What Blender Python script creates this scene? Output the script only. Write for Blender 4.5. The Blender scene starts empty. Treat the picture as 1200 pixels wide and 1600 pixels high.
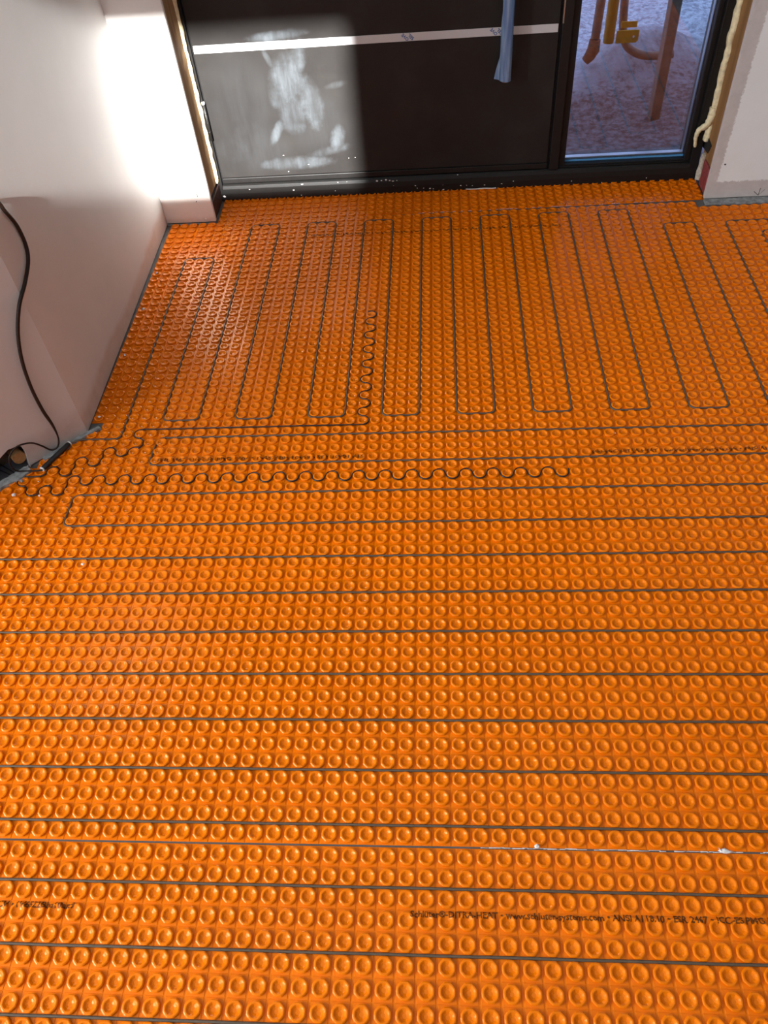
import bpy, bmesh, math, random
import numpy as np
from mathutils import Vector, Matrix, noise as mnoise

random.seed(7)
scene = bpy.context.scene
COL = scene.collection
S = 0.0306                                    # stud pitch of the membrane, metres

# ------------------------------------------------------------------ camera
F_PX = 1218.087
CR = np.array([[0.99694816, 0.03829993, -0.06802554],
               [-0.01462424, -0.76432928, -0.64466029],
               [-0.07668436, 0.64368771, -0.76143656]])      # rows: right, down, forward
CC = np.array([0.6988836, -1.34690005, 1.29755079])
cam_d = bpy.data.cameras.new('camera')
cam = bpy.data.objects.new('camera', cam_d)
COL.objects.link(cam)
cam_d.sensor_fit = 'VERTICAL'
cam_d.sensor_height = 32.0
cam_d.lens = F_PX * 32.0 / 1600.0
cam_d.clip_start = 0.02
r_, d_, f_ = CR
cam.matrix_world = Matrix(((r_[0], -d_[0], -f_[0], CC[0]),
                           (r_[1], -d_[1], -f_[1], CC[1]),
                           (r_[2], -d_[2], -f_[2], CC[2]),
                           (0, 0, 0, 1)))
scene.camera = cam

# ------------------------------------------------------------------ exposure, sky, sun, daylight
scene.view_settings.view_transform = 'Standard'
scene.view_settings.look = 'None'
scene.view_settings.gamma = 1.0
scene.view_settings.use_curve_mapping = False
scene.view_settings.exposure = 0.0

world = bpy.data.worlds.new('sky')
scene.world = world
world.use_nodes = True
bg = world.node_tree.nodes['Background']
bg.inputs[0].default_value = (0.42, 0.54, 1.0, 1)
bg.inputs[1].default_value = 2.6

SUN_SLOPE, SUN_X = -0.50, -0.062
sun_d = bpy.data.lights.new('sun', 'SUN')
sun_d.energy = 28.0
sun_d.angle = math.radians(0.9)
sun_d.color = (1.0, 0.98, 0.955)
sun = bpy.data.objects.new('sun', sun_d)
COL.objects.link(sun)
sun.rotation_euler = Vector((SUN_X, 1.0, SUN_SLOPE)).to_track_quat('-Z', 'Y').to_euler()
sun.location = (0.5, -8, 5)

def area(name, loc, direction, sx, sy, energy, color):
    d = bpy.data.lights.new(name, 'AREA')
    d.shape = 'RECTANGLE'
    d.size, d.size_y, d.energy, d.color = sx, sy, energy, color
    o = bpy.data.objects.new(name, d)
    COL.objects.link(o)
    o.location = loc
    o.rotation_euler = Vector(direction).to_track_quat('-Z', 'Z' if abs(direction[2]) < 0.5 else 'Y').to_euler()
    return o
area('daylight_left_window', (-2.27, -1.9, 1.45), (1, 0, 0), 2.2, 1.6, 180.0, (0.93, 0.97, 1.0))
area('added_overhead_fill', (1.0, -0.5, 3.02), (0, 0, -1), 2.6, 2.2, 5.0, (0.96, 0.98, 1.0))  # unseen overhead fill, added to brighten the floor against the walls

# ------------------------------------------------------------------ helpers
def ray(u, v):
    d = np.array([(u - 600) / F_PX, (v - 800) / F_PX, 1.0]) @ CR
    return d
def on_plane(u, v, n, dist):
    d = ray(u, v); n = np.array(n, float)
    t = (dist - n @ CC) / (n @ d)
    return CC + d * t
def on_z(u, v, z): return on_plane(u, v, (0, 0, 1), z)
def on_y(u, v, y): return on_plane(u, v, (0, 1, 0), y)

def tag(o, label=None, cat=None, group=None, kind=None):
    if label: o['label'] = label
    if cat: o['category'] = cat
    if group: o['group'] = group
    if kind: o['kind'] = kind
    return o

def empty(name, loc=(0, 0, 0)):
    o = bpy.data.objects.new(name, None)
    o.empty_display_size = 0.05
    COL.objects.link(o)
    o.location = loc
    return o

def link_mesh(name, me, mat, parent=None, keep=True):
    o = bpy.data.objects.new(name, me)
    COL.objects.link(o)
    if mat: me.materials.append(mat)
    if parent:
        o.parent = parent
        base = parent
        loc = Vector((0, 0, 0))
        while base: loc += Vector(base.location); base = base.parent
        o.location = -loc                      # parts are modelled in world coordinates
    return o

class MB:
    """collects shapes in one bmesh and links them as one object"""
    def __init__(self): self.bm = bmesh.new()
    def box(self, x0, x1, y0, y1, z0, z1, bevel=0.0, seg=2):
        b2 = bmesh.new()
        bmesh.ops.create_cube(b2, size=1.0)
        for v in b2.verts:
            v.co = Vector(((x0 + x1) / 2 + v.co.x * (x1 - x0), (y0 + y1) / 2 + v.co.y * (y1 - y0), (z0 + z1) / 2 + v.co.z * (z1 - z0)))
        if bevel > 0:
            bmesh.ops.bevel(b2, geom=b2.edges[:], offset=bevel, segments=seg, affect='EDGES', profile=0.5)
        self.join(b2); return self
    def join(self, b2):
        me = bpy.data.meshes.new('tmp'); b2.to_mesh(me); b2.free()
        self.bm.from_mesh(me); bpy.data.meshes.remove(me)
    def tube(self, pts, r, seg=10, cap=True, rfun=None):
        pts = [Vector(p) for p in pts]
        rings = []
        n = len(pts)
        up = None
        for i, p in enumerate(pts):
            t = (pts[min(i + 1, n - 1)] - pts[max(i - 1, 0)])
            if t.length < 1e-9: t = Vector((0, 0, 1))
            t.normalize()
            if up is None:
                up = Vector((0, 0, 1)) if abs(t.z) < 0.9 else Vector((1, 0, 0))
            a = t.cross(up)
            if a.length < 1e-6: a = t.orthogonal()
            a.normalize(); b = t.cross(a).normalized()
            up = -b if up.dot(-b) > 0 else b
            a = t.cross(up).normalized(); b = up
            rr = rfun(i) if rfun else r
            ring = []
            for k in range(seg):
                an = 2 * math.pi * k / seg
                q = p + (a * math.cos(an) + b * math.sin(an)) * (rr if not callable(rr) else rr(an))
                ring.append(self.bm.verts.new(q))
            rings.append(ring)
        for i in range(n - 1):
            for k in range(seg):
                f = self.bm.faces.new((rings[i][k], rings[i][(k + 1) % seg], rings[i + 1][(k + 1) % seg], rings[i + 1][k]))
                f.smooth = True
        if cap:
            self.bm.faces.new(rings[0][::-1]); self.bm.faces.new(rings[-1])
        return self
    def prism(self, poly, vec):
        """closed outline extruded by vec"""
        vec = Vector(vec)
        a = [self.bm.verts.new(Vector(p)) for p in poly]
        b = [self.bm.verts.new(Vector(p) + vec) for p in poly]
        n = len(a)
        self.bm.faces.new(a); self.bm.faces.new(b[::-1])
        for i in range(n):
            self.bm.faces.new((a[i], b[i], b[(i + 1) % n], a[(i + 1) % n]))
        return self
    def blob(self, c, rx, ry, rz, rough=0.25, sub=2, seed=0):
        b2 = bmesh.new()
        bmesh.ops.create_icosphere(b2, subdivisions=sub, radius=1.0)
        for v in b2.verts:
            k = 1 + rough * mnoise.noise(v.co * 1.7 + Vector((seed * 3.1, seed * 1.3, seed)))
            v.co = Vector((c[0] + v.co.x * rx * k, c[1] + v.co.y * ry * k, c[2] + v.co.z * rz * k))
        for f in b2.faces: f.smooth = True
        self.join(b2); return self
    def build(self, name, mat, parent=None):
        bmesh.ops.recalc_face_normals(self.bm, faces=self.bm.faces[:])
        me = bpy.data.meshes.new(name); self.bm.to_mesh(me); self.bm.free()
        return link_mesh(name, me, mat, parent)

def catmull(pts, n=8):
    pts = [np.array(p, float) for p in pts]
    P = [2 * pts[0] - pts[1]] + pts + [2 * pts[-1] - pts[-2]]
    out = []
    for i in range(1, len(P) - 2):
        p0, p1, p2, p3 = P[i - 1:i + 3]
        for k in range(n):
            t = k / n
            out.append(0.5 * (2 * p1 + (p2 - p0) * t + (2 * p0 - 5 * p1 + 4 * p2 - p3) * t * t + (3 * p1 - p0 - 3 * p2 + p3) * t ** 3))
    out.append(P[-2])
    return out

def rounded(pts, r, n=6, step=1.0):
    """polyline with rounded corners (2D)"""
    pts = [np.array(p, float) for p in pts]
    out = [pts[0]]
    for i in range(1, len(pts) - 1):
        a, b, c = pts[i - 1], pts[i], pts[i + 1]
        u = (a - b) / np.linalg.norm(a - b); w = (c - b) / np.linalg.norm(c - b)
        p, q = b + u * r, b + w * r
        for k in range(n + 1):
            t = k / n
            out.append((1 - t) ** 2 * p + 2 * t * (1 - t) * (b * 0.75 + (p + q) / 2 * 0.25) + t * t * q)
    out.append(pts[-1])
    res = [out[0]]
    for a, b in zip(out[:-1], out[1:]):
        L = np.linalg.norm(b - a); m = max(1, int(L / step))
        for k in range(1, m + 1): res.append(a + (b - a) * k / m)
    return res

# ------------------------------------------------------------------ materials
def new_mat(name):
    m = bpy.data.materials.new(name); m.use_nodes = True
    nt = m.node_tree
    return m, nt, nt.nodes['Principled BSDF']

def N(nt, kind, **kw):
    n = nt.nodes.new(kind)
    for k, v in kw.items(): setattr(n, k, v)
    return n

def plain(name, col, rough=0.6, spec=0.5, metal=0.0, var=0.0, scale=40.0, bump=0.0, bscale=200.0):
    m, nt, b = new_mat(name)
    b.inputs['Base Color'].default_value = (*col, 1)
    b.inputs['Roughness'].default_value = rough
    b.inputs['Specular IOR Level'].default_value = spec
    b.inputs['Metallic'].default_value = metal
    tc = N(nt, 'ShaderNodeTexCoord')
    if var > 0:
        no = N(nt, 'ShaderNodeTexNoise'); no.inputs['Scale'].default_value = scale; no.inputs['Detail'].default_value = 5
        nt.links.new(tc.outputs['Object'], no.inputs['Vector'])
        rp = N(nt, 'ShaderNodeValToRGB')
        rp.color_ramp.elements[0].position = 0.3; rp.color_ramp.elements[1].position = 0.7
        rp.color_ramp.elements[0].color = (*[c * (1 - var) for c in col], 1)
        rp.color_ramp.elements[1].color = (*[min(1, c * (1 + var)) for c in col], 1)
        nt.links.new(no.outputs['Fac'], rp.inputs['Fac']); nt.links.new(rp.outputs['Color'], b.inputs['Base Color'])
    if bump > 0:
        n2 = N(nt, 'ShaderNodeTexNoise'); n2.inputs['Scale'].default_value = bscale; n2.inputs['Detail'].default_value = 4
        nt.links.new(tc.outputs['Object'], n2.inputs['Vector'])
        bp = N(nt, 'ShaderNodeBump'); bp.inputs['Strength'].default_value = bump; bp.inputs['Distance'].default_value = 0.002
        nt.links.new(n2.outputs['Fac'], bp.inputs['Height']); nt.links.new(bp.outputs['Normal'], b.inputs['Normal'])
    return m

def math_node(nt, op, a, b=None, clamp=False):
    n = N(nt, 'ShaderNodeMath', operation=op); n.use_clamp = clamp
    for i, x in enumerate((a, b)):
        if x is None: continue
        if isinstance(x, (int, float)): n.inputs[i].default_value = x
        else: nt.links.new(x, n.inputs[i])
    return n.outputs[0]

def smooth(nt, x, lo, hi):
    n = N(nt, 'ShaderNodeMapRange', interpolation_type='SMOOTHSTEP')
    nt.links.new(x, n.inputs['Value'])
    n.inputs['From Min'].default_value = lo; n.inputs['From Max'].default_value = hi
    return n.outputs['Result']

def mixcol(nt, fac, a, b):
    n = N(nt, 'ShaderNodeMix', data_type='RGBA')
    if isinstance(fac, (int, float)): n.inputs[0].default_value = fac
    else: nt.links.new(fac, n.inputs[0])
    for i, x in ((6, a), (7, b)):
        if isinstance(x, tuple): n.inputs[i].default_value = (*x, 1)
        else: nt.links.new(x, n.inputs[i])
    return n.outputs[2]

def pos_xyz(nt):
    g = N(nt, 'ShaderNodeTexCoord'); s = N(nt, 'ShaderNodeSeparateXYZ')
    nt.links.new(g.outputs['Object'], s.inputs[0])
    return g.outputs['Object'], s.outputs[0], s.outputs[1], s.outputs[2]

def noise_tex(nt, vec, scale, detail=4, rough=0.5, vscale=None, rot=None):
    if vscale or rot:
        mp = N(nt, 'ShaderNodeMapping')
        if vscale: mp.inputs['Scale'].default_value = vscale
        if rot: mp.inputs['Rotation'].default_value = rot
        nt.links.new(vec, mp.inputs['Vector']); vec = mp.outputs[0]
    n = N(nt, 'ShaderNodeTexNoise'); n.inputs['Scale'].default_value = scale
    n.inputs['Detail'].default_value = detail; n.inputs['Roughness'].default_value = rough
    nt.links.new(vec, n.inputs['Vector'])
    return n.outputs['Fac']

# membrane: glossy orange polyethylene, faint dust
M = {}
m, nt, b = new_mat('orange_polyethylene')
P, X, Y, Z = pos_xyz(nt)
n1 = noise_tex(nt, P, 9.0, 3)
c1 = mixcol(nt, smooth(nt, n1, 0.35, 0.7), (0.76, 0.166, 0.0006), (0.81, 0.182, 0.0008))
n2 = noise_tex(nt, P, 60.0, 6, 0.7)
dust = math_node(nt, 'MULTIPLY', smooth(nt, n2, 0.62, 0.80), 0.12)
c2 = mixcol(nt, dust, c1, (0.62, 0.45, 0.33))
nt.links.new(c2, b.inputs['Base Color'])
b.inputs['Roughness'].default_value = 0.20
b.inputs['Specular IOR Level'].default_value = 0.46
b.inputs['Specular Tint'].default_value = (1.0, 0.66, 0.36, 1)
n3 = noise_tex(nt, P, 90.0, 2)
bp = N(nt, 'ShaderNodeBump'); bp.inputs['Strength'].default_value = 0.10; bp.inputs['Distance'].default_value = 0.001
nt.links.new(n3, bp.inputs['Height']); nt.links.new(bp.outputs['Normal'], b.inputs['Normal'])
M['orange'] = m

M['cable'] = plain('grey_brown_cable', (0.100, 0.076, 0.054), 0.5, 0.3, var=0.12, scale=120)
M['black_wire'] = plain('black_wire', (0.012, 0.010, 0.010), 0.35)
M['lead'] = plain('dark_brown_lead', (0.020, 0.012, 0.009), 0.5, 0.25)
M['sleeve'] = plain('black_heat_shrink', (0.012, 0.012, 0.014), 0.4)
M['white_tip'] = plain('white_plastic', (0.7, 0.7, 0.7), 0.4)
M['ink'] = plain('dark_ink', (0.15, 0.042, 0.003), 0.6, 0.2)
M['fleece'] = plain('white_fleece', (0.72, 0.70, 0.68), 0.9, 0.1, var=0.15, scale=300)
M['crumb'] = plain('white_plaster', (0.80, 0.78, 0.75), 0.9, 0.1, var=0.1, scale=200)
M['mortar'] = plain('grey_thinset', (0.27, 0.28, 0.28), 0.9, 0.15, var=0.35, scale=70, bump=0.6, bscale=160)
M['slab'] = plain('concrete', (0.13, 0.125, 0.12), 0.9, 0.2, var=0.2, scale=20)
M['screw'] = plain('zinc', (0.75, 0.74, 0.72), 0.25, 0.5, metal=1.0)
M['foam'] = plain('cured_foam', (0.80, 0.70, 0.45), 0.75, 0.2, var=0.18, scale=90, bump=0.5, bscale=120)
M['grey_foam'] = plain('dirty_foam', (0.52, 0.47, 0.38), 0.85, 0.2, var=0.3, scale=140, bump=0.7, bscale=200)
M['redblock'] = plain('red_painted_wood', (0.27, 0.055, 0.055), 0.6, 0.3, var=0.3, scale=120)
M['darkblock'] = plain('dark_brown_wood', (0.050, 0.025, 0.020), 0.6, 0.3, var=0.3, scale=60)
M['tan'] = plain('tan_cardboard', (0.36, 0.20, 0.08), 0.8, 0.2, var=0.25, scale=90)
M['cavity'] = plain('wall_cavity', (0.16, 0.11, 0.075), 0.95, 0.1, var=0.3, scale=40)
M['frame'] = plain('black_powder_coat', (0.011, 0.0105, 0.010), 0.45, 0.35, var=0.15, scale=60)
M['seal'] = plain('black_rubber', (0.006, 0.006, 0.006), 0.6, 0.3)
M['alu'] = plain('aluminium_spacer', (0.90, 0.92, 0.95), 0.3, 0.5, metal=0.6)
M['bluefoil'] = plain('pale_blue_foil', (0.10, 0.32, 0.62), 0.3, 0.5)
M['print_blue'] = plain('blue_print', (0.03, 0.10, 0.33), 0.6, 0.2)
M['silver_film'] = plain('milky_film', (0.62, 0.62, 0.63), 0.35, 0.5)
M['steel'] = plain('worn_steel', (0.45, 0.40, 0.33), 0.35, 0.5, metal=0.8)
M['pipe'] = plain('rusty_brown_pipe', (0.20, 0.125, 0.085), 0.55, 0.4, var=0.3, scale=30)
M['rust'] = plain('rusty_iron', (0.13, 0.055, 0.030), 0.8, 0.2, var=0.35, scale=60)
M['yellow'] = plain('yellow_paint', (0.62, 0.29, 0.012), 0.4, 0.5, var=0.12, scale=25)
M['pencil'] = plain('pencil_mark', (0.06, 0.055, 0.05), 0.8)
M['hole'] = plain('dark_hole', (0.01, 0.009, 0.008), 0.9)
M['ceil'] = plain('white_ceiling', (0.80, 0.79, 0.77), 0.9, 0.2)
M['roomwall'] = plain('room_paint', (0.36, 0.35, 0.34), 0.85, 0.2)

# painted drywall
def drywall(name, raw_mask=None, base=(0.79, 0.77, 0.745), raw=(0.60, 0.525, 0.49), rough=0.55):
    m, nt, b = new_mat(name)
    P, X, Y, Z = pos_xyz(nt)
    n = noise_tex(nt, P, 6.0, 5, 0.6)
    c = mixcol(nt, smooth(nt, n, 0.3, 0.7), base, tuple(x * 0.955 for x in base))
    if raw_mask:
        k = raw_mask(nt, P, X, Y, Z)
        nr = noise_tex(nt, P, 35.0, 5, 0.6)
        rc = mixcol(nt, smooth(nt, nr, 0.3, 0.7), raw, tuple(x * 0.9 for x in raw))
        c = mixcol(nt, k, c, rc)
    nt.links.new(c, b.inputs['Base Color'])
    b.inputs['Roughness'].default_value = rough
    b.inputs['Specular IOR Level'].default_value = 0.3
    nb = noise_tex(nt, P, 260.0, 3)
    bp = N(nt, 'ShaderNodeBump'); bp.inputs['Strength'].default_value = 0.12; bp.inputs['Distance'].default_value = 0.001
    nt.links.new(nb, bp.inputs['Height']); nt.links.new(bp.outputs['Normal'], b.inputs['Normal'])
    return m

def mask_low(h, amp, edge=0.004, s=14.0):
    def f(nt, P, X, Y, Z):
        n = noise_tex(nt, P, s, 4, 0.6)
        z = math_node(nt, 'ADD', Z, math_node(nt, 'MULTIPLY', math_node(nt, 'SUBTRACT', n, 0.5), amp))
        return math_node(nt, 'SUBTRACT', 1.0, smooth(nt, z, h - edge, h + edge))
    return f
def mask_right(nt, P, X, Y, Z):
    n = noise_tex(nt, P, 160.0, 3, 0.7)
    j = math_node(nt, 'MULTIPLY', math_node(nt, 'SUBTRACT', n, 0.5), 0.018)
    zx = math_node(nt, 'ADD', Z, j); xx = math_node(nt, 'ADD', X, j)
    # the bare strip widens a little with height
    lim = math_node(nt, 'SUBTRACT', xx, math_node(nt, 'MULTIPLY', Z, 0.03))
    a = math_node(nt, 'SUBTRACT', 1.0, smooth(nt, zx, 0.052, 0.056))
    c = math_node(nt, 'SUBTRACT', 1.0, smooth(nt, lim, 1.548, 1.552))
    return math_node(nt, 'MAXIMUM', a, c)
M['wall_left'] = drywall('painted_drywall', mask_low(0.050, 0.07, 0.014, 5), base=(0.68, 0.69, 0.68), raw=(0.60, 0.53, 0.48))
M['wall_corner'] = drywall('shade_darkened_drywall', mask_low(0.06, 0.06, 0.02, 6), base=(0.56, 0.55, 0.535), raw=(0.53, 0.48, 0.45))  # base colour darkened to carry the shade on the angled wall
M['stub_left'] = drywall('painted_drywall_end', mask_low(0.016, 0.02, 0.006, 30), raw=(0.71, 0.64, 0.59))
M['stub_right'] = drywall('patchy_drywall', mask_right, base=(0.85, 0.845, 0.83), raw=(0.60, 0.545, 0.52))

# lumber
def wood(name, a, c, axis_scale):
    m, nt, b = new_mat(name)
    P, X, Y, Z = pos_xyz(nt)
    n = noise_tex(nt, P, 30.0, 5, 0.6, vscale=axis_scale)
    nt.links.new(mixcol(nt, smooth(nt, n, 0.3, 0.7), a, c), b.inputs['Base Color'])
    b.inputs['Roughness'].default_value = 0.7
    b.inputs['Specular IOR Level'].default_value = 0.25
    return m
M['lumber'] = wood('pine_stud', (0.235, 0.115, 0.040), (0.32, 0.17, 0.065), (1, 1, 0.06))
M['lumber_l'] = wood('pine_stud_splintered', (0.40, 0.24, 0.11), (0.26, 0.15, 0.07), (1, 2, 0.05))

# door leaf: dark skin with dusty scuffs that have their own shape
DOOR_Y = 1.16
m, nt, b = new_mat('dark_door_skin')
P, X, Y, Z = pos_xyz(nt)
fine = noise_tex(nt, P, 700.0, 2, 0.7)
cloud = noise_tex(nt, P, 7.0, 5, 0.65)
base = mixcol(nt, smooth(nt, fine, 0.3, 0.75), (0.0125, 0.0112, 0.0105), (0.0185, 0.0168, 0.0155))
base = mixcol(nt, math_node(nt, 'MULTIPLY', smooth(nt, cloud, 0.40, 0.75), 0.05), base, (0.20, 0.20, 0.19))
total = None
#        px centre     half size px   angle  strength  streak rotation
SM = [((450, 128), (30, 42), 0.0, 0.85, 0.5), ((463, 100), (14, 38), -0.35, 0.75, -0.5), ((487, 165), (20, 42), 0.1, 0.75, 0.3),
      ((458, 178), (26, 34), -0.1, 0.60, 0.4), ((433, 207), (8, 26), -0.55, 0.8, -0.5), ((428, 56), (46, 9), 0.07, 0.95, 1.5),
      ((465, 254), (62, 11), 0.02, 0.65, 1.5), ((527, 217), (13, 26), -0.2, 0.85, -0.2), ((512, 236), (40, 8), 0.2, 0.5, 1.3),
      ((418, 92), (5, 20), 0.4, 0.45, 0.3), ((440, 150), (22, 28), 0.3, 0.5, 0.2), ((400, 230), (60, 45), 0.0, 0.16, 0.9),
      ((500, 200), (55, 60), 0.0, 0.12, 0.6), ((524, 133), (20, 6), 0.2, 0.35, 1.4), ((385, 170), (60, 90), 0.0, 0.10, 0.2)]
for i, ((pu, pv), (hu, hv), ang, st, sr) in enumerate(SM):
    c = on_y(pu, pv, DOOR_Y); e1 = on_y(pu + 1, pv, DOOR_Y); e2 = on_y(pu, pv + 1, DOOR_Y)
    rx, rz = hu * (e1[0] - c[0]), hv * (c[2] - e2[2])
    dx = math_node(nt, 'SUBTRACT', X, float(c[0])); dz = math_node(nt, 'SUBTRACT', Z, float(c[2]))
    ca, sa = math.cos(ang), math.sin(ang)
    ux = math_node(nt, 'ADD', math_node(nt, 'MULTIPLY', dx, ca / rx), math_node(nt, 'MULTIPLY', dz, sa / rx))
    uz = math_node(nt, 'ADD', math_node(nt, 'MULTIPLY', dx, -sa / rz), math_node(nt, 'MULTIPLY', dz, ca / rz))
    d2 = math_node(nt, 'ADD', math_node(nt, 'MULTIPLY', ux, ux), math_node(nt, 'MULTIPLY', uz, uz))
    wob = noise_tex(nt, P, 28.0, 4, 0.6)
    d3 = math_node(nt, 'ADD', d2, math_node(nt, 'MULTIPLY', math_node(nt, 'SUBTRACT', wob, 0.5), 2.2))
    k = math_node(nt, 'SUBTRACT', 1.0, smooth(nt, d3, -0.35, 1.35))
    stn = noise_tex(nt, P, 34.0, 5, 0.65, vscale=(1.0, 1.0, 0.16), rot=(0, sr, 0))
    k = math_node(nt, 'MULTIPLY', math_node(nt, 'MULTIPLY', k, st), math_node(nt, 'ADD', math_node(nt, 'MULTIPLY', smooth(nt, stn, 0.25, 0.72), 0.68), 0.32))
    total = k if total is None else math_node(nt, 'MAXIMUM', total, k)
col = mixcol(nt, total, base, (0.105, 0.122, 0.135))
nt.links.new(col, b.inputs['Base Color'])
b.inputs['Roughness'].default_value = 0.5
b.inputs['Specular IOR Level'].default_value = 0.35
M['door'] = m

# glass: clear sheet with mirror reflection at its surface
m = bpy.data.materials.new('clear_glass'); m.use_nodes = True; nt = m.node_tree; nt.nodes.clear()
o_ = N(nt, 'ShaderNodeOutputMaterial'); tr = N(nt, 'ShaderNodeBsdfTransparent'); gl = N(nt, 'ShaderNodeBsdfGlossy')
gl.inputs['Roughness'].default_value = 0.0
tr.inputs['Color'].default_value = (0.90, 0.93, 0.93, 1)
fr = N(nt, 'ShaderNodeFresnel'); fr.inputs['IOR'].default_value = 1.75
mx = N(nt, 'ShaderNodeMixShader')
nt.links.new(fr.outputs[0], mx.inputs[0]); nt.links.new(tr.outputs[0], mx.inputs[1]); nt.links.new(gl.outputs[0], mx.inputs[2])
nt.links.new(mx.outputs[0], o_.inputs[0])
M['glass'] = m

# blue protective film: translucent glossy plastic
m, nt, b = new_mat('blue_film')
P, X, Y, Z = pos_xyz(nt)
n = noise_tex(nt, P, 90.0, 3, 0.5, vscale=(1, 1, 0.08))
nt.links.new(mixcol(nt, smooth(nt, n, 0.3, 0.7), (0.10, 0.19, 0.38), (0.26, 0.38, 0.56)), b.inputs['Base Color'])
b.inputs['Roughness'].default_value = 0.2
b.inputs['Transmission Weight'].default_value = 0.15
M['film'] = m

# ground outside: snow trodden into brown mud near the door
m, nt, b = new_mat('snow_and_mud')
P, X, Y, Z = pos_xyz(nt)
n = noise_tex(nt, P, 3.2, 7, 0.72)
n2 = noise_tex(nt, P, 34.0, 8, 0.8)
e = math_node(nt, 'ADD', math_node(nt, 'SUBTRACT', Y, math_node(nt, 'MULTIPLY', math_node(nt, 'SUBTRACT', X, 1.4), 0.35)), math_node(nt, 'MULTIPLY', n, 1.6))
e = math_node(nt, 'ADD', e, math_node(nt, 'MULTIPLY', n2, 0.9))
mud = mixcol(nt, smooth(nt, n2, 0.40, 0.62), (0.105, 0.070, 0.066), (0.30, 0.25, 0.25))
snow = mixcol(nt, smooth(nt, n2, 0.42, 0.60), (0.90, 0.90, 0.92), (0.40, 0.38, 0.42))
bp = N(nt, 'ShaderNodeBump'); bp.inputs['Strength'].default_value = 0.8; bp.inputs['Distance'].default_value = 0.03
nt.links.new(n2, bp.inputs['Height']); nt.links.new(bp.outputs['Normal'], b.inputs['Normal'])
nt.links.new(mixcol(nt, smooth(nt, e, 3.25, 4.1), mud, snow), b.inputs['Base Color'])
b.inputs['Roughness'].default_value = 0.8
b.inputs['Specular IOR Level'].default_value = 0.2
M['snow'] = m

# ------------------------------------------------------------------ the room
def struct(o, label, cat): return tag(o, label, cat, kind='structure')
ZB = -0.185 * S
struct(MB().box(-2.4, 4.3, -3.3, 1.30, -0.15, ZB - 0.0015).build('floor', M['slab']), 'grey concrete subfloor under the orange sheets', 'floor')
struct(MB().box(-2.4, 4.3, -3.4, 1.45, 3.05, 3.25).build('ceiling', M['ceil']), 'white ceiling of the room above the frame', 'ceiling')

# left wall (slightly out of square) and the angled wall next to it
def left_x(y): return -0.1825 - 0.0147 * (y - 0.027)
A0 = np.array([left_x(0.027), 0.027]); T = np.array([-0.7008, -0.7134]); NRM = np.array([0.7134, -0.7008])
WZ = -0.002
wl = MB()
wl.prism([(left_x(0.027), 0.027, WZ), (left_x(1.03), 1.03, WZ), (left_x(1.03), 1.03, 3.05), (left_x(0.027), 0.027, 3.05)], (-0.10, 0, 0))
struct(wl.build('wall_left', M['wall_left']), 'long white drywall on the left with a bare strip along its foot', 'wall')

def ang(s, z, off=0.0): return (A0[0] + T[0] * s + NRM[0] * off, A0[1] + T[1] * s + NRM[1] * off, z)
AD = float(NRM @ A0)
def on_ang(u, v, off=0.0): return on_plane(u, v, (NRM[0], NRM[1], 0), AD + off)
def ang_sz(u, v):
    p = on_ang(u, v); return float((p[:2] - A0) @ T), float(p[2])
notch = [ang_sz(*q) for q in ((48, 730), (43, 716), (40, 706), (33, 697), (22, 699), (12, 703), (0, 716))]
sl = notch[-1][0] + 0.03
poly = [(0.0, WZ)] + [(notch[0][0] - 0.004, WZ)] + notch + [(sl, notch[-1][1] - 0.01), (sl, WZ), (0.85, WZ), (0.85, 3.05), (0.0, 3.05)]
wa = MB()
wa.prism([ang(s, z) for s, z in poly], (-NRM[0] * 0.013, -NRM[1] * 0.013, 0))
wa_o = wa.build('wall_corner', M['wall_corner'])
struct(wa_o, 'angled drywall at the left edge with a broken hole at its foot', 'wall')
cav = MB()
c0, c1 = 0.02, 0.84
cav.prism([ang(c0, WZ, -0.05), ang(c1, WZ, -0.05), ang(c1, 0.4, -0.05), ang(c0, 0.4, -0.05)], (-NRM[0] * 0.02, -NRM[1] * 0.02, 0))
tag(cav.build('wall_cavity', M['cavity'], wa_o), 'brown cavity seen through the hole')
pf = MB()
pk = on_ang(29, 714, -0.012)
pf.tube([pk + np.array([NRM[0], NRM[1], 0]) * q for q in (-0.035, 0.006)], 0.0155, 20)
tag(pf.build('pipe_stub', M['tan']), 'tan round stub poking out of the broken hole in the angled wall', 'pipe stub')

# end wall left of the door
SY, SYR = 1.008, 1.016
wf = MB().box(left_x(1.0) - 0.08, -0.033, SY, SY + 0.013, 0.001, 3.05, 0.0015).build('wall_front_left', M['stub_left'])
struct(wf, 'narrow sunlit white drywall left of the door', 'wall')
cr = MB().tube([on_y(u, v, SY - 0.0003) for u, v in ((300, 287), (305, 297), (309, 308))], 0.0009, 5).build('crease', M['pencil'], wf)
kn = on_y(307, 315, SY - 0.0003)
MB().blob(kn, 0.002, 0.0007, 0.002, 0.1, 1).build('nail_hole', M['hole'], wf)
MB().blob(on_y(322, 342, SY), 0.004, 0.001, 0.0035, 0.3, 2, 4).build('plaster_blob', M['crumb'], wf)
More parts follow.
